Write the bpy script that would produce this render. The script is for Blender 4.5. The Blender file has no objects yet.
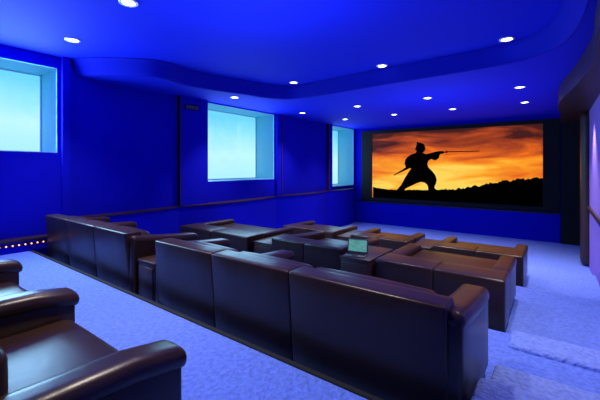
import bpy, bmesh, math, random
from mathutils import Vector, Matrix
from mathutils.geometry import tessellate_polygon
random.seed(4)
scene = bpy.context.scene
C = scene.collection
scene.view_settings.view_transform = 'Standard'
PI = math.pi

# ------------------------------------------------------------------ camera
CZ = 1.35
YAW = math.radians(36.7)
FPX = 344.0
cam = bpy.data.cameras.new('camera')
cam.sensor_width = 36
cam.lens = 36 * FPX / 600
cam.shift_y = -33 / 600
cam.clip_start = 0.02
co = bpy.data.objects.new('camera', cam)
co.location = (0, 0, CZ)
co.rotation_euler = (PI / 2, 0, YAW)
C.objects.link(co)
scene.camera = co

def at(px, py, Y):
    """the point of the plane y = Y seen at a photo pixel"""
    u = (px - 300) / FPX; v = (167 - py) / FPX
    dx = -math.sin(YAW) + u * math.cos(YAW); dy = math.cos(YAW) + u * math.sin(YAW)
    t = Y / dy
    return Vector((dx * t, Y, CZ + v * t))

# ------------------------------------------------------------------ materials
def nmat(name):
    m = bpy.data.materials.new(name); m.use_nodes = True
    nt = m.node_tree
    return m, nt, nt.nodes, nt.links, nt.nodes['Principled BSDF']

def paint(name, col, rough=0.6, bump=0.05, scale=60, var=0.12, coat=0.0, metal=0.0, dist=0.01, spec=0.5):
    m, nt, N, L, b = nmat(name)
    tc = N.new('ShaderNodeTexCoord')
    nz = N.new('ShaderNodeTexNoise'); nz.inputs['Scale'].default_value = scale; nz.inputs['Detail'].default_value = 4
    L.new(tc.outputs['Object'], nz.inputs['Vector'])
    mx = N.new('ShaderNodeMix'); mx.data_type = 'RGBA'
    mx.inputs[6].default_value = (*[c * (1 - var) for c in col], 1)
    mx.inputs[7].default_value = (*[min(1, c * (1 + var)) for c in col], 1)
    L.new(nz.outputs['Fac'], mx.inputs[0]); L.new(mx.outputs[2], b.inputs['Base Color'])
    bp = N.new('ShaderNodeBump'); bp.inputs['Strength'].default_value = bump; bp.inputs['Distance'].default_value = dist
    L.new(nz.outputs['Fac'], bp.inputs['Height']); L.new(bp.outputs['Normal'], b.inputs['Normal'])
    b.inputs['Roughness'].default_value = rough
    b.inputs['Metallic'].default_value = metal
    b.inputs['Coat Weight'].default_value = coat
    b.inputs['Specular IOR Level'].default_value = spec
    return m

def emit(name, col, s):
    m, nt, N, L, b = nmat(name)
    b.inputs['Base Color'].default_value = (*col, 1)
    b.inputs['Emission Color'].default_value = (*col, 1)
    b.inputs['Emission Strength'].default_value = s
    b.inputs['Roughness'].default_value = 0.4
    return m

def leather_mat():
    m, nt, N, L, b = nmat('brown_leather')
    tc = N.new('ShaderNodeTexCoord'); ob = N.new('ShaderNodeNewGeometry')
    n1 = N.new('ShaderNodeTexNoise'); n1.inputs['Scale'].default_value = 6; n1.inputs['Detail'].default_value = 3; n1.inputs['Distortion'].default_value = 1.0
    n2 = N.new('ShaderNodeTexVoronoi'); n2.inputs['Scale'].default_value = 140
    L.new(ob.outputs['Position'], n1.inputs['Vector']); L.new(ob.outputs['Position'], n2.inputs['Vector'])
    mx = N.new('ShaderNodeMix'); mx.data_type = 'RGBA'
    mx.inputs[6].default_value = (.020, .0095, .0055, 1); mx.inputs[7].default_value = (.044, .020, .010, 1)
    L.new(n1.outputs['Fac'], mx.inputs[0]); L.new(mx.outputs[2], b.inputs['Base Color'])
    b1 = N.new('ShaderNodeBump'); b1.inputs['Strength'].default_value = .12; b1.inputs['Distance'].default_value = .015
    b2 = N.new('ShaderNodeBump'); b2.inputs['Strength'].default_value = .06; b2.inputs['Distance'].default_value = .003
    L.new(n1.outputs['Fac'], b1.inputs['Height']); L.new(n2.outputs['Distance'], b2.inputs['Height'])
    L.new(b1.outputs['Normal'], b2.inputs['Normal']); L.new(b2.outputs['Normal'], b.inputs['Normal'])
    b.inputs['Roughness'].default_value = .33
    b.inputs['Specular IOR Level'].default_value = .40
    return m

M = {}
M['wall'] = paint('blue_fabric_wall', (0.002, 0.003, 0.48), 0.85, 0.12, 90, spec=0.1)
M['ceil'] = paint('blue_ceiling_paint', (0.002, 0.012, 0.70), 0.8, 0.03, 40, 0.06, spec=0.15)
M['fascia_shade'] = paint('shaded_fascia_blue', (0.0015, 0.006, 0.46), 0.8, 0.03, 40, 0.06, spec=0.15)  # ceiling blue darkened, shade on the drop face put into the colour
M['carpet'] = paint('blue_carpet', (0.125, 0.21, 0.92), 0.95, 0.8, 26, 0.45, dist=0.035, spec=0.1)
M['lit_tread'] = paint('lit_carpet_tread', (0.18, 0.27, 0.95), 0.95, 0.8, 26, 0.45, dist=0.035, spec=0.1)  # carpet colour lightened, light on the step edges painted in
M['leather'] = leather_mat()
M['wood'] = paint('dark_wood', (0.040, 0.017, 0.012), 0.4, 0.05, 25, 0.4)
M['trim'] = paint('brown_trim', (0.035, 0.014, 0.02), 0.35, 0.03, 30, 0.3)
M['black'] = paint('black_felt', (0.004, 0.004, 0.006), 0.9, 0.05, 80)
M['rightw'] = paint('lilac_side_wall', (0.27, 0.18, 0.62), 0.75, 0.08, 40, spec=.1)
M['metal'] = paint('white_metal_ring', (0.75, 0.78, 0.85), 0.35, 0.0, 20, 0.02)
M['grey'] = paint('grey_plastic', (0.12, 0.12, 0.13), 0.4, 0.0, 20, 0.05)
M['reveal'] = paint('pale_window_reveal', (0.28, 0.74, 0.86), 0.6, 0.02, 20, 0.05)
M['lens'] = emit('lamp_lens', (1.0, 0.97, 0.95), 9)
M['bulb'] = emit('warm_bulb', (1.0, 0.38, 0.14), 2.6)

def pane_mat():
    m, nt, N, L, b = nmat('glowing_pool_window')
    tc = N.new('ShaderNodeTexCoord'); sp = N.new('ShaderNodeSeparateXYZ')
    L.new(tc.outputs['Generated'], sp.inputs[0])
    nz = N.new('ShaderNodeTexNoise'); nz.inputs['Scale'].default_value = 1.6; nz.inputs['Detail'].default_value = 3; nz.inputs['Distortion'].default_value = 1.0
    L.new(tc.outputs['Object'], nz.inputs['Vector'])
    ad = N.new('ShaderNodeMath'); ad.operation = 'MULTIPLY_ADD'; ad.inputs[1].default_value = 0.30
    sb = N.new('ShaderNodeMath'); sb.operation = 'SUBTRACT'; sb.inputs[1].default_value = .08
    L.new(nz.outputs['Fac'], ad.inputs[0]); L.new(sp.outputs['Z'], sb.inputs[0]); L.new(sb.outputs[0], ad.inputs[2])
    r = N.new('ShaderNodeValToRGB'); e = r.color_ramp.elements
    e[0].position = 0.05; e[0].color = (0.42, 0.87, 0.98, 1)
    e[1].position = 1.0; e[1].color = (0.16, 0.68, 0.93, 1)
    k = e.new(0.45); k.color = (0.54, 0.95, 1.0, 1)
    k = e.new(0.78); k.color = (0.30, 0.82, 0.97, 1)
    L.new(ad.outputs[0], r.inputs[0]); L.new(r.outputs[0], b.inputs['Emission Color'])
    b.inputs['Base Color'].default_value = (0.03, 0.06, 0.10, 1)
    b.inputs['Emission Strength'].default_value = 1.0
    b.inputs['Roughness'].default_value = 0.2
    return m
M['pane'] = pane_mat()

def sunset_mat():
    m, nt, N, L, b = nmat('sunset_picture')
    tc = N.new('ShaderNodeTexCoord')
    mp = N.new('ShaderNodeMapping'); mp.inputs['Scale'].default_value = (0.34, 1, 1.8); mp.inputs['Rotation'].default_value = (0, 0.36, 0)
    L.new(tc.outputs['Object'], mp.inputs['Vector'])
    nz = N.new('ShaderNodeTexNoise'); nz.inputs['Scale'].default_value = 1.3; nz.inputs['Detail'].default_value = 6; nz.inputs['Roughness'].default_value = 0.55; nz.inputs['Distortion'].default_value = 0.6
    L.new(mp.outputs[0], nz.inputs['Vector'])
    mp2 = N.new('ShaderNodeMapping'); mp2.inputs['Location'].default_value = (-0.48, 0, -0.20)
    L.new(tc.outputs['Generated'], mp2.inputs['Vector'])
    sc = N.new('ShaderNodeVectorMath'); sc.operation = 'MULTIPLY'; sc.inputs[1].default_value = (0.70, 0, 1.15)
    L.new(mp2.outputs[0], sc.inputs[0])
    ln = N.new('ShaderNodeVectorMath'); ln.operation = 'LENGTH'; L.new(sc.outputs[0], ln.inputs[0])
    a = N.new('ShaderNodeMath'); a.operation = 'MULTIPLY_ADD'; a.inputs[1].default_value = -1.05; a.inputs[2].default_value = 0.52
    L.new(ln.outputs['Value'], a.inputs[0])
    s = N.new('ShaderNodeMath'); s.operation = 'MULTIPLY_ADD'; s.inputs[1].default_value = 1.25
    L.new(nz.outputs['Fac'], s.inputs[0]); L.new(a.outputs[0], s.inputs[2])
    r = N.new('ShaderNodeValToRGB'); e = r.color_ramp.elements
    e[0].position = 0.18; e[0].color = (0.06, 0.010, 0.005, 1)
    e[1].position = 1.06; e[1].color = (1.0, 0.66, 0.09, 1)
    k = e.new(0.38); k.color = (0.36, 0.05, 0.008, 1)
    k = e.new(0.58); k.color = (0.84, 0.15, 0.006, 1)
    k = e.new(0.82); k.color = (1.0, 0.38, 0.015, 1)
    L.new(s.outputs[0], r.inputs[0]); L.new(r.outputs[0], b.inputs['Emission Color'])
    b.inputs['Base Color'].default_value = (0.02, 0.02, 0.02, 1)
    b.inputs['Emission Strength'].default_value = 1.0
    b.inputs['Roughness'].default_value = 0.9
    b.inputs['Specular IOR Level'].default_value = 0.0
    return m
M['sunset'] = sunset_mat()
def sil_mat():
    m, nt, N, L, b = nmat('silhouette_black')
    b.inputs['Base Color'].default_value = (0.001, 0.0006, 0.0004, 1); b.inputs['Roughness'].default_value = 1
    b.inputs['Specular IOR Level'].default_value = 0
    return m
M['sil'] = sil_mat()
def display_mat():
    m, nt, N, L, b = nmat('laptop_display')
    tc = N.new('ShaderNodeTexCoord')
    ck = N.new('ShaderNodeTexBrick'); ck.inputs['Scale'].default_value = 3
    ck.inputs['Color1'].default_value = (0.03, 0.28, 0.26, 1); ck.inputs['Color2'].default_value = (0.12, 0.50, 0.42, 1); ck.inputs['Mortar'].default_value = (0.30, 0.50, 0.55, 1)
    mp = N.new('ShaderNodeMapping'); mp.inputs['Rotation'].default_value = (PI / 2, 0, 0)
    L.new(tc.outputs['Generated'], mp.inputs['Vector']); L.new(mp.outputs[0], ck.inputs['Vector'])
    L.new(ck.outputs['Color'], b.inputs['Emission Color']); b.inputs['Emission Strength'].default_value = 0.7
    b.inputs['Base Color'].default_value = (0.01, 0.02, 0.02, 1)
    return m
M['display'] = display_mat()

# ------------------------------------------------------------------ mesh helpers
def obj(name, bm, mat, parent=None, smooth=True):
    bmesh.ops.recalc_face_normals(bm, faces=bm.faces[:])
    me = bpy.data.meshes.new(name)
    bm.to_mesh(me); bm.free()
    for p in me.polygons: p.use_smooth = smooth
    me.materials.append(mat)
    o = bpy.data.objects.new(name, me); C.objects.link(o)
    o.parent = parent
    return o

def box(bm, x0, x1, y0, y1, z0, z1, bev=0.0, seg=2):
    r = bmesh.ops.create_cube(bm, size=1, matrix=Matrix.Translation(((x0 + x1) / 2, (y0 + y1) / 2, (z0 + z1) / 2)) @ Matrix.Diagonal((x1 - x0, y1 - y0, z1 - z0, 1)))
    if bev:
        es = list({e for v in r['verts'] for e in v.link_edges})
        bmesh.ops.bevel(bm, geom=es, offset=bev, segments=seg, affect='EDGES', profile=0.5)

def cush(bm, x0, x1, y0, y1, z0, z1, r=0.05, puff=0.0, fn=None):
    """soft rounded upholstered block"""
    t = bmesh.new()
    bmesh.ops.create_cube(t, size=2)
    bmesh.ops.subdivide_edges(t, edges=t.edges[:], cuts=7, use_grid_fill=True)
    h = ((x1 - x0) / 2, (y1 - y0) / 2, (z1 - z0) / 2)
    c = Vector(((x0 + x1) / 2, (y0 + y1) / 2, (z0 + z1) / 2))
    r = min(r, min(h) * 0.98)
    for v in t.verts:
        p = []
        q = []
        for k in range(3):
            i = round((v.co[k] + 1) * 4)
            H = h[k]
            lst = [-H, -H + .42 * r, -H + r, -(H - r) * .5, 0, (H - r) * .5, H - r, H - .42 * r, H]
            p.append(lst[i]); q.append(max(-(H - r), min(H - r, lst[i])))
        p = Vector(p); q = Vector(q); d = p - q
        n = q + d.normalized() * r
        if puff:
            for k in range(3):
                if abs(abs(p[k]) - h[k]) < 1e-6:
                    a, b2 = [j for j in range(3) if j != k]
                    f = (1 - (p[a] / h[a]) ** 2) * (1 - (p[b2] / h[b2]) ** 2)
                    n[k] += math.copysign(puff * f, p[k])
        n = n + c
        if fn: n = Vector(fn(n))
        v.co = n
    me = bpy.data.meshes.new('tmp'); t.to_mesh(me); t.free(); bm.from_mesh(me); bpy.data.meshes.remove(me)

def ring(bm, r0, r1, z0, z1, n=28):
    prof = [(r0, z0), (r0, z1), (r1, z1), (r1, z0)]
    vs = []
    for i in range(n):
        a = 2 * PI * i / n
        vs.append([bm.verts.new((r * math.cos(a), r * math.sin(a), z)) for r, z in prof])
    for i in range(n):
        for k in range(4):
            bm.faces.new((vs[i][k], vs[(i + 1) % n][k], vs[(i + 1) % n][(k + 1) % 4], vs[i][(k + 1) % 4]))

def disc(bm, r, z0, z1, n=24):
    bmesh.ops.create_cone(bm, cap_ends=True, segments=n, radius1=r, radius2=r, depth=z1 - z0, matrix=Matrix.Translation((0, 0, (z0 + z1) / 2)))

def slab(bm, pa, pb):
    """two matching outlines closed into a plate, concave outlines allowed"""
    a = [bm.verts.new(p) for p in pa]; b = [bm.verts.new(p) for p in pb]
    for t in tessellate_polygon([[Vector(p) for p in pa]]):
        if len(set(t)) == 3:
            try:
                bm.faces.new([a[i] for i in t]); bm.faces.new([b[i] for i in reversed(t)])
            except ValueError: pass
    n = len(a)
    for i in range(n):
        j = (i + 1) % n; bm.faces.new((a[i], a[j], b[j], b[i]))

def sweep(bm, pts, prof):
    """closed profile (offset to the right of travel, z) carried along a 2-D path"""
    prev = None
    for i, p in enumerate(pts):
        q = pts[min(i + 1, len(pts) - 1)] - pts[max(i - 1, 0)]; n = Vector((q.y, -q.x)).normalized()
        a = [bm.verts.new((p.x + n.x * s, p.y + n.y * s, z)) for s, z in prof]
        if prev:
            for k in range(len(prof)):
                k2 = (k + 1) % len(prof); bm.faces.new((prev[k], a[k], a[k2], prev[k2]))
        else: bm.faces.new(a)
        prev = a
    bm.faces.new(prev)

def thing(name, label, cat, loc=(0, 0, 0), rz=0, group=None):
    o = bpy.data.objects.new(name, None); C.objects.link(o); o.empty_display_size = 0.1
    o.location = loc; o.rotation_euler = (0, 0, rz)
    o['label'] = label; o['category'] = cat
    if group: o['group'] = group
    return o

def dup(root, loc, label, group=None):
    r = root.copy(); C.objects.link(r); r.location = loc; r['label'] = label
    if group: r['group'] = group
    for ch in list(root.children):
        c = ch.copy(); C.objects.link(c); c.parent = r
        for g in list(ch.children):
            d = g.copy(); C.objects.link(d); d.parent = c
    return r

def struct(name, bm, mat, parent=None, smooth=False):
    o = obj(name, bm, mat, parent, smooth)
    if parent is None: o['kind'] = 'structure'
    return o

def catmull(pts, n=8):
    out = []
    for i in range(len(pts) - 1):
        p0 = Vector(pts[max(i - 1, 0)]); p1 = Vector(pts[i]); p2 = Vector(pts[i + 1]); p3 = Vector(pts[min(i + 2, len(pts) - 1)])
        for k in range(n):
            t = k / n
            out.append(0.5 * ((2 * p1) + (p2 - p0) * t + (2 * p0 - 5 * p1 + 4 * p2 - p3) * t * t + (3 * p1 - p0 - 3 * p2 + p3) * t ** 3))
    out.append(Vector(pts[-1]))
    return out

# ------------------------------------------------------------------ setting
LX, RX, FY, BY = -7.0, 0.62, 13.4, -2.6
Z1, Z2, Z3, Z4 = -0.2, -0.52, -0.8, -1.0
CU, CL = 3.28, 2.99          # upper and lowered ceiling
bm = bmesh.new()
box(bm, LX - .05, RX + .05, BY, 1.86, -1.4, 0, .03)
box(bm, -.36, RX + .05, 1.7, 2.25, -1.4, .08, .03)
box(bm, -.34, RX + .05, 2.15, 2.75, -1.4, -.07, .03)
box(bm, LX - .05, RX + .05, 1.7, 3.75, -1.4, Z1, .025)
box(bm, -.34, RX + .05, 3.6, 4.1, -1.4, -.36, .025)
box(bm, LX - .05, RX + .05, 3.6, 6.4, -1.4, Z2, .025)
box(bm, -.34, RX + .05, 6.2, 6.75, -1.4, -.66, .025)
box(bm, LX - .05, RX + .05, 6.2, 9.0, -1.4, Z3, .025)
box(bm, LX - .05, RX + .05, 8.8, FY + .1, -1.4, Z4)
struct('floor', bm, M['carpet'])
bm = bmesh.new(); box(bm, LX + .2, -.37, 1.845, 1.885, -.05, .006, .006); struct('trim_14', bm, M['black'])
# padded treads laid over the aisle steps, paler so their edges read as lit
bm = bmesh.new()
for yy, zz, xx, dd in ((2.27, .08, -.375, .8), (2.77, -.07, -.355, .5), (3.76, -.2, -.34, .34), (4.11, -.36, -.35, .34), (6.76, -.66, -.35, .34)):
    cush(bm, xx, RX - .01, yy - dd, yy + .03, zz - .06, zz + .035, .045)
struct('trim_16', bm, M['lit_tread'], smooth=True)

wins = [(0.2, 2.29, 1.60, 3.08), (5.5, 8.05, 0.98, 2.965), (11.4, 13.25, 0.58, 2.965)]
TH = 0.80
bm = bmesh.new()
y = BY
for (a, b, z0, z1) in wins:
    box(bm, LX - TH, LX, y, a, -1.4, 3.5)
    box(bm, LX - TH, LX, a, b, -1.4, z0)
    box(bm, LX - TH, LX, a, b, z1, 3.5)
    y = b
box(bm, LX - TH, LX, y, FY + .2, -1.4, 3.5)
struct('wall_left', bm, M['wall'])
for i, (a, b, z0, z1) in enumerate(wins):
    bm = bmesh.new(); box(bm, LX - TH - .02, LX - TH + .03, a, b, z0, z1)
    w = struct('window_%d' % (i + 1), bm, M['pane'])
    bm = bmesh.new(); t = .012
    box(bm, LX - TH + .03, LX - .002, a, a + t, z0, z1); box(bm, LX - TH + .03, LX - .002, b - t, b, z0, z1)
    box(bm, LX - TH + .03, LX - .002, a + t, b - t, z0, z0 + t); box(bm, LX - TH + .03, LX - .002, a + t, b - t, z1 - t, z1)
    obj('reveal', bm, M['reveal'], w, False)
    bm = bmesh.new(); t = .035; x0, x1 = LX - TH + .03, LX - TH + .06
    box(bm, x0, x1, a + .012, a + t, z0 + .012, z1 - .012); box(bm, x0, x1, b - t, b - .012, z0 + .012, z1 - .012)
    box(bm, x0, x1, a + t, b - t, z0 + .012, z0 + t); box(bm, x0, x1, a + t, b - t, z1 - t, z1 - .012)
    obj('window_frame', bm, M['metal'], w, False)

bm = bmesh.new(); box(bm, LX - TH, RX + .3, FY, FY + .2, -1.4, 3.5); struct('wall_front', bm, M['wall'])
bm = bmesh.new(); box(bm, RX, RX + .2, BY, FY, -1.4, 3.5); struct('wall_right', bm, M['rightw'])
bm = bmesh.new(); box(bm, LX - TH, RX + .2, BY - .2, BY, -1.4, 3.5); struct('wall_back', bm, M['wall'])
bm = bmesh.new(); box(bm, LX - TH, RX + .2, BY, FY, CU, 3.6); struct('ceiling', bm, M['ceil'])

# lowered front ceiling with a wavy edge
edge = [(-7.0, 2.6), (-6.5, 2.9), (-5.9, 3.5), (-6.0, 4.1), (-5.92, 4.7), (-5.72, 5.4), (-5.45, 6.25), (-4.85, 6.62), (-2.7, 6.52), (-.8, 6.42), (-.10, 6.05), (.19, 5.3), (.28, 3.8), (.3, 1.0), (.3, BY)]
pts = catmull(edge, 8)
poly = [(p.x, p.y) for p in pts] + [(RX, BY), (RX, FY), (LX, FY)]
bm = bmesh.new()
slab(bm, [(x, y, CL) for x, y in poly], [(x, y, CU + .02) for x, y in poly])
struct('ceiling', bm, M['ceil'])
# broad rounded fascia sweeping from the lowered ceiling up to the high one
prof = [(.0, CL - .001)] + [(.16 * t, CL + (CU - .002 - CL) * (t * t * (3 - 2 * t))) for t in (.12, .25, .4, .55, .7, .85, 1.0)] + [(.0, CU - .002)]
bm = bmesh.new(); sweep(bm, pts, prof); struct('trim_1', bm, M['fascia_shade'], smooth=True)
# dark curved bulkhead over the right wall
bp = catmull([(.32, BY), (.32, 4.0), (.36, 5.6), (.26, 7.0), (.08, 8.4), (.03, 9.6), (.08, 10.8), (.10, 11.8), (.10, FY - .17)], 8)
ply = [(p.x, p.y) for p in bp] + [(RX, FY - .17), (RX, BY)]
bm = bmesh.new(); slab(bm, [(x, y, 2.66) for x, y in ply], [(x, y, CL - .005) for x, y in ply]); struct('trim_2', bm, M['wood'])

# left wall: bowed lower wainscot with a dark ledge, piers, light ledge
secs = [(2.35, 4.68, .30), (4.68, 8.1, .34), (8.1, 11.1, .30), (11.1, FY - .12, .22)]
wp = []
for a, b, d in secs:
    for k in range(12):
        t = k / 12; wp.append(Vector((LX + .05 + d * .78 * math.sin(PI * t) ** .8, a + (b - a) * t)))
wp.append(Vector((LX + .05, FY - .12)))
pl = [(p.x, p.y) for p in wp] + [(LX - .01, FY - .12), (LX - .01, 2.35)]
bm = bmesh.new(); slab(bm, [(x, y, -1.2) for x, y in pl], [(x, y, .43) for x, y in pl]); struct('trim_3', bm, M['wall'])
pl2 = [(p.x + .025, p.y) for p in wp] + [(LX - .01, FY - .12), (LX - .01, 2.35)]
bm = bmesh.new(); slab(bm, [(x, y, .43) for x, y in pl2], [(x, y, .455) for x, y in pl2]); struct('trim_4', bm, M['trim'])
bm = bmesh.new()
for a, b in ((2.34, 2.46), (4.68, 5.46), (8.1, 8.3), (11.1, 11.36)): box(bm, LX, LX + .09, a, b, .455, CU)
struct('trim_5', bm, M['wall'])
bm = bmesh.new()
for a in (4.66, 8.305, 11.08): box(bm, LX, LX + .11, a, a + .02, .455, CL)
struct('trim_6', bm, M['trim'])
bm = bmesh.new(); box(bm, LX, LX + .2, BY, 2.3, 0, .17, .01); struct('trim_7', bm, M['wall'])
bm = bmesh.new(); box(bm, LX, LX + .23, BY, 2.3, .17, .21, .01); struct('trim_8', bm, M['trim'])
# front wall: ledge under the screen, black side return
bm = bmesh.new(); box(bm, LX + .1, .1, FY - .10, FY, Z4, -.12, .01); struct('trim_9', bm, M['wall'])
bm = bmesh.new(); box(bm, LX + .1, .1, FY - .13, FY, -.12, -.09, .005); struct('trim_10', bm, M['trim'])
bm = bmesh.new(); box(bm, .12, RX, FY - .16, FY, Z4, CL); struct('trim_11', bm, M['black'])
# right wall: dark recess beside the screen, wood edged column, rail
bm = bmesh.new(); box(bm, RX - .06, RX, 10.9, FY - .16, Z4, 2.66, .01); struct('trim_12', bm, M['black'])
bm = bmesh.new(); cush(bm, RX - .16, RX + .1, 10.5, 10.95, Z4, 2.66, .12); struct('trim_13', bm, M['wood'], smooth=True)
bm = bmesh.new(); box(bm, RX - .04, RX, 2.8, 10.5, .36, .44, .01); struct('trim_17', bm, M['wood'])

# ------------------------------------------------------------------ screen
SY = FY - .06
sx0, sx1, sz0, sz1 = -6.17, -.345, .085, 2.725
scr = thing('projection_screen', 'wide cinema screen showing an orange sunset with a dark swordsman, on the front wall', 'screen', ((sx0 + sx1) / 2, SY, sz0))
ox, oz = (sx0 + sx1) / 2, sz0
bm = bmesh.new(); box(bm, sx0 - ox, sx1 - ox, 0, .03, 0, sz1 - oz); obj('picture', bm, M['sunset'], scr, False)
bm = bmesh.new()
fx0, fx1, fz0, fz1 = -6.66, .09, -.07, 2.86
box(bm, fx0 - ox, sx0 - ox, -.03, .05, fz0 - oz, fz1 - oz, .006); box(bm, sx1 - ox, fx1 - ox, -.03, .05, fz0 - oz, fz1 - oz, .006)
box(bm, sx0 - ox, sx1 - ox, -.03, .05, fz0 - oz, 0, .006); box(bm, sx0 - ox, sx1 - ox, -.03, .05, sz1 - oz, fz1 - oz, .006)
obj('frame', bm, M['black'], scr, False)

def flat(name, pix, parent, yo):
    bm = bmesh.new(); P = [at(px, py, SY) for px, py in pix]
    slab(bm, [(p.x - ox, -yo, p.z - oz) for p in P], [(p.x - ox, -.0005, p.z - oz) for p in P])
    return obj(name, bm, M['sil'], parent, False)
rnd = random.Random(11)
base = [(373.0, 187), (384, 189), (395, 190), (428, 190), (446, 189.5), (458, 188.8), (468, 187.4), (476, 185.6), (482, 186), (490, 183), (496, 183.4), (504, 180.4), (510, 181), (520, 178.2), (527, 179.6), (534, 178), (543.2, 178.6)]
hill = []
for i in range(len(base) - 1):
    (xa, ya), (xb, yb) = base[i], base[i + 1]
    k = max(1, int((xb - xa) / 1.6))
    for j in range(k):
        f = j / k; amp = .35 if xa < 446 else 1.0
        hill.append((xa + (xb - xa) * f, ya + (yb - ya) * f + rnd.uniform(-amp, amp)))
hill += [(543.2, 178.4), (543.2, 207.4), (373.0, 197.6)]
flat('hill_silhouette', hill, scr, .004)
man = [(416.0, 145.4), (416.3, 143.2), (417.1, 142), (416.4, 141), (417.4, 139.8), (418.9, 140.6), (421, 140.8), (422.8, 141.6), (424.4, 142.7), (425, 144.1), (425, 145.5), (425.9, 147), (425, 147.8), (424.8, 149.2), (423.4, 150.4), (423, 151.4),
       (426, 152.6), (430, 151.6), (435, 150.2), (439.4, 149.3), (443.6, 149.4), (444.6, 150.8), (443.2, 152.1), (440, 152.6), (439, 156.6), (435.4, 159.2), (431, 157.6), (428.4, 159.8), (427.4, 163), (428.4, 166.4),
       (432.0, 170.0), (435.4, 174.6), (436.8, 179.2), (436, 183.4), (434.4, 186.6), (434.8, 188.4), (438, 190.6), (428.2, 190.8), (428.2, 187.6), (427.2, 184.4), (424.6, 182.2), (420.6, 181.6),
       (416, 183.2), (411.4, 185.6), (407.6, 187.4), (405.2, 188.8), (404.4, 190.8), (395.6, 190.6), (398.4, 188.2), (401.6, 184), (404.4, 178.4), (407.8, 172.6), (411.0, 167.8), (410.0, 167.2),
       (402, 171.1), (394.0, 174.9), (393.6, 174.2), (401, 169.7), (405.8, 166.4), (404.6, 162.4), (405.4, 158.4), (407.8, 155.2), (411.4, 152.8), (415.8, 151.4), (416.6, 149), (415, 148.2)]
man = [(x, 190.8 - (190.8 - yy) * .96) for x, yy in man]
fig = flat('person_silhouette', man, scr, .006)
swd = [(440, 150.2), (446.2, 149.8), (446.4, 148.8), (447.2, 148.8), (447.3, 149.7), (479.5, 149.0), (480.2, 149.4), (479, 149.8), (447.3, 150.7), (447.2, 151.8), (446.5, 151.8), (446.3, 151), (440, 151.6)]
sw = flat('sword', [(x, 190.8 - (190.8 - yy) * .96) for x, yy in swd], scr, .008)
sw.parent = fig

# ------------------------------------------------------------------ sofas
def roll_arm(bm, x0, x1, y0, y1, top, bot=.05, r=.044):
    xm = (x0 + x1) / 2; w = (x1 - x0) / 2
    cush(bm, xm - w * .82, xm + w * .82, y0 + .02, y1 - .025, bot, top - .05, .025, .003)
    def dip(p):
        f = max(0, min(1, (p.y - y0) / (y1 - y0)))
        return (p.x, p.y, p.z + .03 * (1 - f) - .04 * max(0, (f - .75) / .25) ** 2)
    cush(bm, x0, x1, y0, y1, top - .095, top + .005, r, .003, dip)

def slope_arm(bm, x0, x1, y0, y1, top, H, bot=.05, r=.05):
    """padded arm whose top sweeps down from the back to the front"""
    xm = (x0 + x1) / 2
    def fn(p):
        f = max(0, min(1, (p.y - y0) / (y1 - y0)))
        t = top + (H - top) * (1 - f) ** 1.5
        k = (p.z - bot) / (top - bot)
        return (p.x, p.y, bot + k * (t - bot))
    w = (x1 - x0) / 2
    cush(bm, xm - w * .92, xm + w * .92, y0, y1 - .015, bot, top - .03, .03, .002, fn)
    def fn2(p):
        f = max(0, min(1, (p.y - y0) / (y1 - y0)))
        return (p.x, p.y, p.z + (H - top) * (1 - f) ** 1.5)
    cush(bm, x0, x1, y0, y1, top - .12, top, r, .004, fn2)

def feet(root, W, D):
    for sx in (-1, 1):
        for yy in (.12, D - .12):
            bm = bmesh.new(); box(bm, sx * (W / 2 - .12) - .035, sx * (W / 2 - .12) + .035, yy - .035, yy + .035, 0, .065, .008)
            obj('foot', bm, M['wood'], root)

def high_sofa(label, loc, cuts, arms, D=.97, H=.785, AT=.65, group=None, aw=.20, y_seat=.92, roll=False):
    """cuts: x of the panel limits, local; arms: centres"""
    x0, x1 = cuts[0], cuts[-1]
    cx = (x0 + x1) / 2
    root = thing('leather_sofa', label, 'sofa', (loc[0] + cx, loc[1], loc[2]), 0, group)
    cuts = [c - cx for c in cuts]; arms = [a - cx for a in arms]; W = x1 - x0
    bm = bmesh.new(); cush(bm, cuts[0] + .02, cuts[-1] - .02, .08, D - .06, .06, .27, .03); obj('base', bm, M['leather'], root)
    def lean(p): return (p.x, p.y + .06 * (H - p.z) / H, p.z)
    for i in range(len(cuts) - 1):
        a = cuts[i] + (.08 if i == 0 and not roll else 0); b = cuts[i + 1] - (.08 if i == len(cuts) - 2 and not roll else 0)
        bm = bmesh.new(); cush(bm, a + .0002, b - .0002, 0, .20, .05, H, .02, .001, lean); obj('backrest', bm, M['leather'], root)
    for i in range(len(cuts) - 1):
        a, b = cuts[i], cuts[i + 1]
        for m in arms:
            if m - aw / 2 < a + .001 < m + aw / 2 or abs(m - aw / 2 - a) < .02: a = m + aw / 2
            if m - aw / 2 < b - .001 < m + aw / 2 or abs(m + aw / 2 - b) < .02: b = m - aw / 2
        bm = bmesh.new(); cush(bm, a + .006, b - .006, .34, y_seat, .24, .43, .06, .012); obj('seat_cushion', bm, M['leather'], root)
        bm = bmesh.new(); cush(bm, a + .006, b - .006, .19, .40, .42, H - .04, .06, .015); obj('back_cushion', bm, M['leather'], root)
    for m in arms:
        bm = bmesh.new()
        if roll: roll_arm(bm, m - aw / 2, m + aw / 2, .12, D, AT)
        else:
            e = abs(m) > W / 2 - .3
            slope_arm(bm, m - aw / 2, m + aw / 2, .05 if e else .2, D, AT, H - .03 if e else AT + .06, r=.05)
        obj('arm', bm, M['leather'], root)
    feet(root, W, D)
    return root

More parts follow.
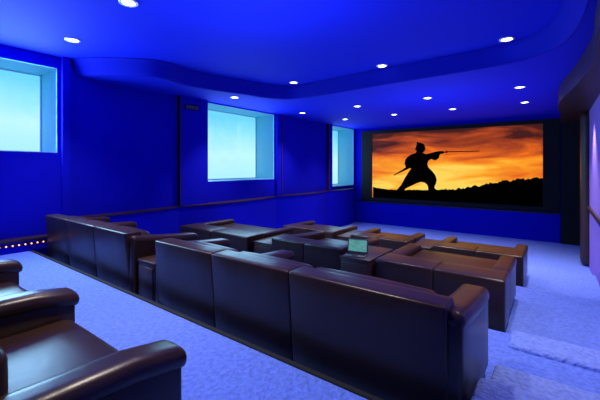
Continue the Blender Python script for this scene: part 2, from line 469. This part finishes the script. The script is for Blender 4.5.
def low_sofa(label, x0, x1, y, z, D=1.4, H=.62, AT=.60, group=None, bt=.46, seat=.52):
    root = thing('leather_lounger', label, 'sofa', ((x0 + x1) / 2, y, z), 0, group)
    W = x1 - x0; h = W / 2; aw = .20
    bm = bmesh.new(); cush(bm, -h + .02, h - .02, .04, D - .05, .06, .26, .03); obj('base', bm, M['leather'], root)
    for a, b in ((-h, 0), (0, h)):
        bm = bmesh.new(); cush(bm, a + .0003, b - .0003, 0, bt, .05, H, .025, .002); obj('backrest', bm, M['leather'], root)
    bm = bmesh.new(); cush(bm, -h + aw + .002, h - aw - .002, bt - .02, D - .01, .25, seat, .03, .004); obj('seat_cushion', bm, M['leather'], root)
    for s in (-1, 1):
        bm = bmesh.new(); slope_arm(bm, min(s * h, s * (h - aw)), max(s * h, s * (h - aw)), bt - .03, D, AT, H - .006, r=.035); obj('arm', bm, M['leather'], root)
    feet(root, W, D)
    return root

high_sofa('nearest brown leather seat row with padded arms, cut off by the left foreground', (0, -.05, 0), [-4.92, -3.66, -2.52, -1.29], [-4.8, -3.66, -2.52, -1.38], D=.98, AT=.585, aw=.17, roll=True)
g1 = 'high backed sofas of the middle tier'
high_sofa('long brown leather sofa seen from behind in the centre foreground, three back panels', (0, 1.97, Z1), [-3.45, -2.46, -1.58, -.40], [-3.35, -2.34, -.50], group=g1)
high_sofa('brown leather sofa seen from behind beside the left wall, below the blank blue panels', (0, 1.97, Z1), [-6.64, -5.72, -4.82, -3.9], [-6.54, -5.60, -4.00], group=g1)
g2 = 'low leather loungers nearer the screen'
low_sofa('low leather lounger by the left wall below the middle window', -6.45, -4.42, 4.35, Z2, group=g2)
low_sofa('low leather lounger directly left of the laptop console', -3.85, -2.5, 4.35, Z2, group=g2, H=.68, bt=.34, seat=.48)
low_sofa('low leather lounger directly right of the laptop, beside the carpeted aisle', -1.98, -.45, 4.35, Z2, group=g2)
low_sofa('low leather lounger of the row nearest the screen, leftmost there', -5.75, -4.2, 6.95, Z3, group=g2, D=1.25)
low_sofa('low leather lounger in the middle of the row nearest the screen, behind the laptop', -3.75, -2.45, 6.95, Z3, group=g2, D=1.25)
low_sofa('low leather lounger at the aisle end of the row nearest the screen', -1.95, -.45, 6.95, Z3, group=g2, D=1.25)

# consoles
def console(label, x0, x1, y0, y1, z, H):
    root = thing('console_table', label, 'side table', ((x0 + x1) / 2, y0, z)); h = (x1 - x0) / 2; D = y1 - y0
    bm = bmesh.new(); box(bm, -h + .01, h - .01, .01, D - .01, .05, H - .03, .008); obj('body', bm, M['wood'], root)
    bm = bmesh.new(); box(bm, -h, h, 0, D, H - .03, H, .008); obj('top', bm, M['wood'], root)
    bm = bmesh.new(); box(bm, -h + .03, h - .03, .03, D - .03, 0, .05); obj('plinth', bm, M['black'], root)
    bm = bmesh.new(); box(bm, -h + .035, h - .035, -.004, .01, .09, H - .07, .004); obj('back_panel', bm, M['wood'], root)
    return root
console('dark wood console between the two high backed sofas', -3.86, -3.5, 2.05, 2.85, Z1, .5)
console('dark wood console left of the lounger that adjoins the laptop', -4.38, -3.9, 4.45, 5.3, Z2, .54)
console('dark wood console carrying the open laptop', -2.47, -2.01, 4.25, 5.1, Z2, .61)
console('dark wood console between the left and middle loungers nearest the screen', -4.15, -3.8, 7.0, 7.9, Z3, .54)
console('dark wood console between the middle and aisle loungers nearest the screen', -2.4, -2.0, 7.0, 7.9, Z3, .54)

lap = thing('laptop', 'open laptop with a glowing teal screen on the dark console', 'laptop', (-2.26, 4.29, Z2 + .61), .25)
bm = bmesh.new(); box(bm, -.15, .15, 0, .21, 0, .016, .004); obj('base', bm, M['grey'], lap)
bm = bmesh.new()
for r in range(5):
    for c in range(12): box(bm, -.132 + c * .022, -.132 + c * .022 + .018, .09 + r * .02, .09 + r * .02 + .016, .016, .0185)
obj('keyboard', bm, M['black'], lap, False)
bm = bmesh.new(); box(bm, -.045, .045, .015, .07, .016, .0168); obj('touchpad', bm, M['black'], lap, False)
lid_m = Matrix.Translation((0, .205, .016)) @ Matrix.Rotation(math.radians(-14), 4, 'X')
bm = bmesh.new(); box(bm, -.15, .15, 0, .012, 0, .20, .004); bm.transform(lid_m); lid = obj('lid', bm, M['grey'], lap)
bm = bmesh.new(); box(bm, -.132, .132, -.002, .0, .022, .184); bm.transform(lid_m); obj('display', bm, M['display'], lid, False)

# wall vent, strip of tiny lights
v = thing('air_vent', 'small dark air vent high on the blue pier left of the middle window', 'vent', (LX + .09, 5.0, 2.7))
bm = bmesh.new(); box(bm, 0, .02, -.2, .2, 0, .02); box(bm, 0, .02, -.2, .2, .10, .12); box(bm, 0, .02, -.2, -.18, .02, .10); box(bm, 0, .02, .18, .2, .02, .10); obj('frame', bm, M['black'], v, False)
bm = bmesh.new()
for k in range(5): box(bm, .002, .014, -.18, .18, .025 + k * .016, .032 + k * .016)
obj('louvre', bm, M['grey'], v, False)
st = thing('light_strip', 'strip of tiny warm lights along the ledge at the foot of the left wall', 'light strip', (LX + .2, 0, .12))
bm = bmesh.new(); box(bm, 0, .012, .4, 2.25, -.012, .012, .003); obj('rail', bm, M['trim'], st)
bb = bmesh.new(); bmesh.ops.create_uvsphere(bb, u_segments=10, v_segments=6, radius=.012)
b0 = obj('bulb', bb, M['bulb'], st); b0.location = (.016, .5, 0)
for k in range(1, 22):
    b = b0.copy(); C.objects.link(b); b.parent = st; b.location = (.016, .5 + k * .08, 0)

# ------------------------------------------------------------------ downlights
def first_light():
    root = thing('ceiling_light', '', 'ceiling light')
    bm = bmesh.new(); ring(bm, .075, .105, -.012, .004); obj('ring', bm, M['metal'], root)
    bm = bmesh.new(); disc(bm, .077, -.006, .003); obj('lens', bm, M['lens'], root)
    return root
L0 = None
rows = [('in the rear row over the left foreground', CU, [(-4.02, 2.03, 'right one of two'), (-5.88, 2.12, 'left one of two')]),
        ('in the row just before the ceiling step', CU, [(-.6, 6.02, 'first from the right'), (-2.66, 6.18, 'second from the right'), (-4.8, 6.2, 'third from the right')]),
        ('above the middle window', CL, [(-6.06, 5.56, 'lone one')]),
        ('in the front ceiling, row farther from the screen', CL, [(-.6, 8.35, 'first from the right'), (-2.45, 8.35, 'second from the right'), (-4.30, 8.35, 'third from the right'), (-6.17, 8.4, 'leftmost')]),
        ('in the front ceiling, row nearest the screen', CL, [(-.64, 10.37, 'first from the right'), (-2.35, 10.37, 'second from the right'), (-4.05, 10.34, 'third from the right'), (-5.80, 10.37, 'leftmost')])]
def spot(x, y, z, e, size=88, col=(1.0, .86, .74), blend=.9, r=.05):
    l = bpy.data.lights.new('spot_lamp', 'SPOT'); l.energy = e; l.spot_size = math.radians(size); l.spot_blend = blend; l.color = col; l.shadow_soft_size = r
    o = bpy.data.objects.new('spot_lamp', l); o.location = (x, y, z); C.objects.link(o); return o
for where, z, lst in rows:
    for x, y, which in lst:
        lab = 'round recessed downlight, %s %s' % (which, where)
        if L0 is None:
            L0 = first_light(); o = L0; o['label'] = lab; o.location = (x, y, z); o['group'] = 'recessed ceiling downlights'
        else: o = dup(L0, (x, y, z), lab, 'recessed ceiling downlights')
        spot(x, y, z - .03, 290)
# extra spots added for light, no fixtures: rear floor, aisle steps, right wall
spot(-1.9, 1.6, 3.2, 310); spot(0, 3.9, 2.9, 330); spot(-3.9, .2, 3.2, 40); spot(-1.6, -.6, 3.2, 25); spot(.3, 9.2, 2.6, 300, 80, (1.0, .85, .9))

# ------------------------------------------------------------------ lamps
def area(loc, rot, sx, sy, e, col):
    l = bpy.data.lights.new('area_lamp', 'AREA'); l.shape = 'RECTANGLE'; l.size = sx; l.size_y = sy; l.energy = e; l.color = col
    o = bpy.data.objects.new('area_lamp', l); o.location = loc; o.rotation_euler = rot; C.objects.link(o); return o
for (a, b, z0, z1), e in zip(wins, (190, 55, 32)):
    area((LX - .03, (a + b) / 2, (z0 + z1) / 2), (0, -PI / 2, 0), z1 - z0 - .1, b - a - .1, e, (.32, .66, 1.0))
# unseen area lamps added to brighten the ceiling, no real fixtures
area((-2.6, 2.8, 2.0), (PI, 0, 0), 1.4, 1.4, 34, (.55, .7, 1.0))
area((-2.4, 8.2, 1.4), (PI, 0, 0), 1.8, 1.8, 24, (.55, .7, 1.0))

w = bpy.data.worlds.new('world'); scene.world = w; w.use_nodes = True
w.node_tree.nodes['Background'].inputs[0].default_value = (.02, .03, .12, 1)
w.node_tree.nodes['Background'].inputs[1].default_value = .3
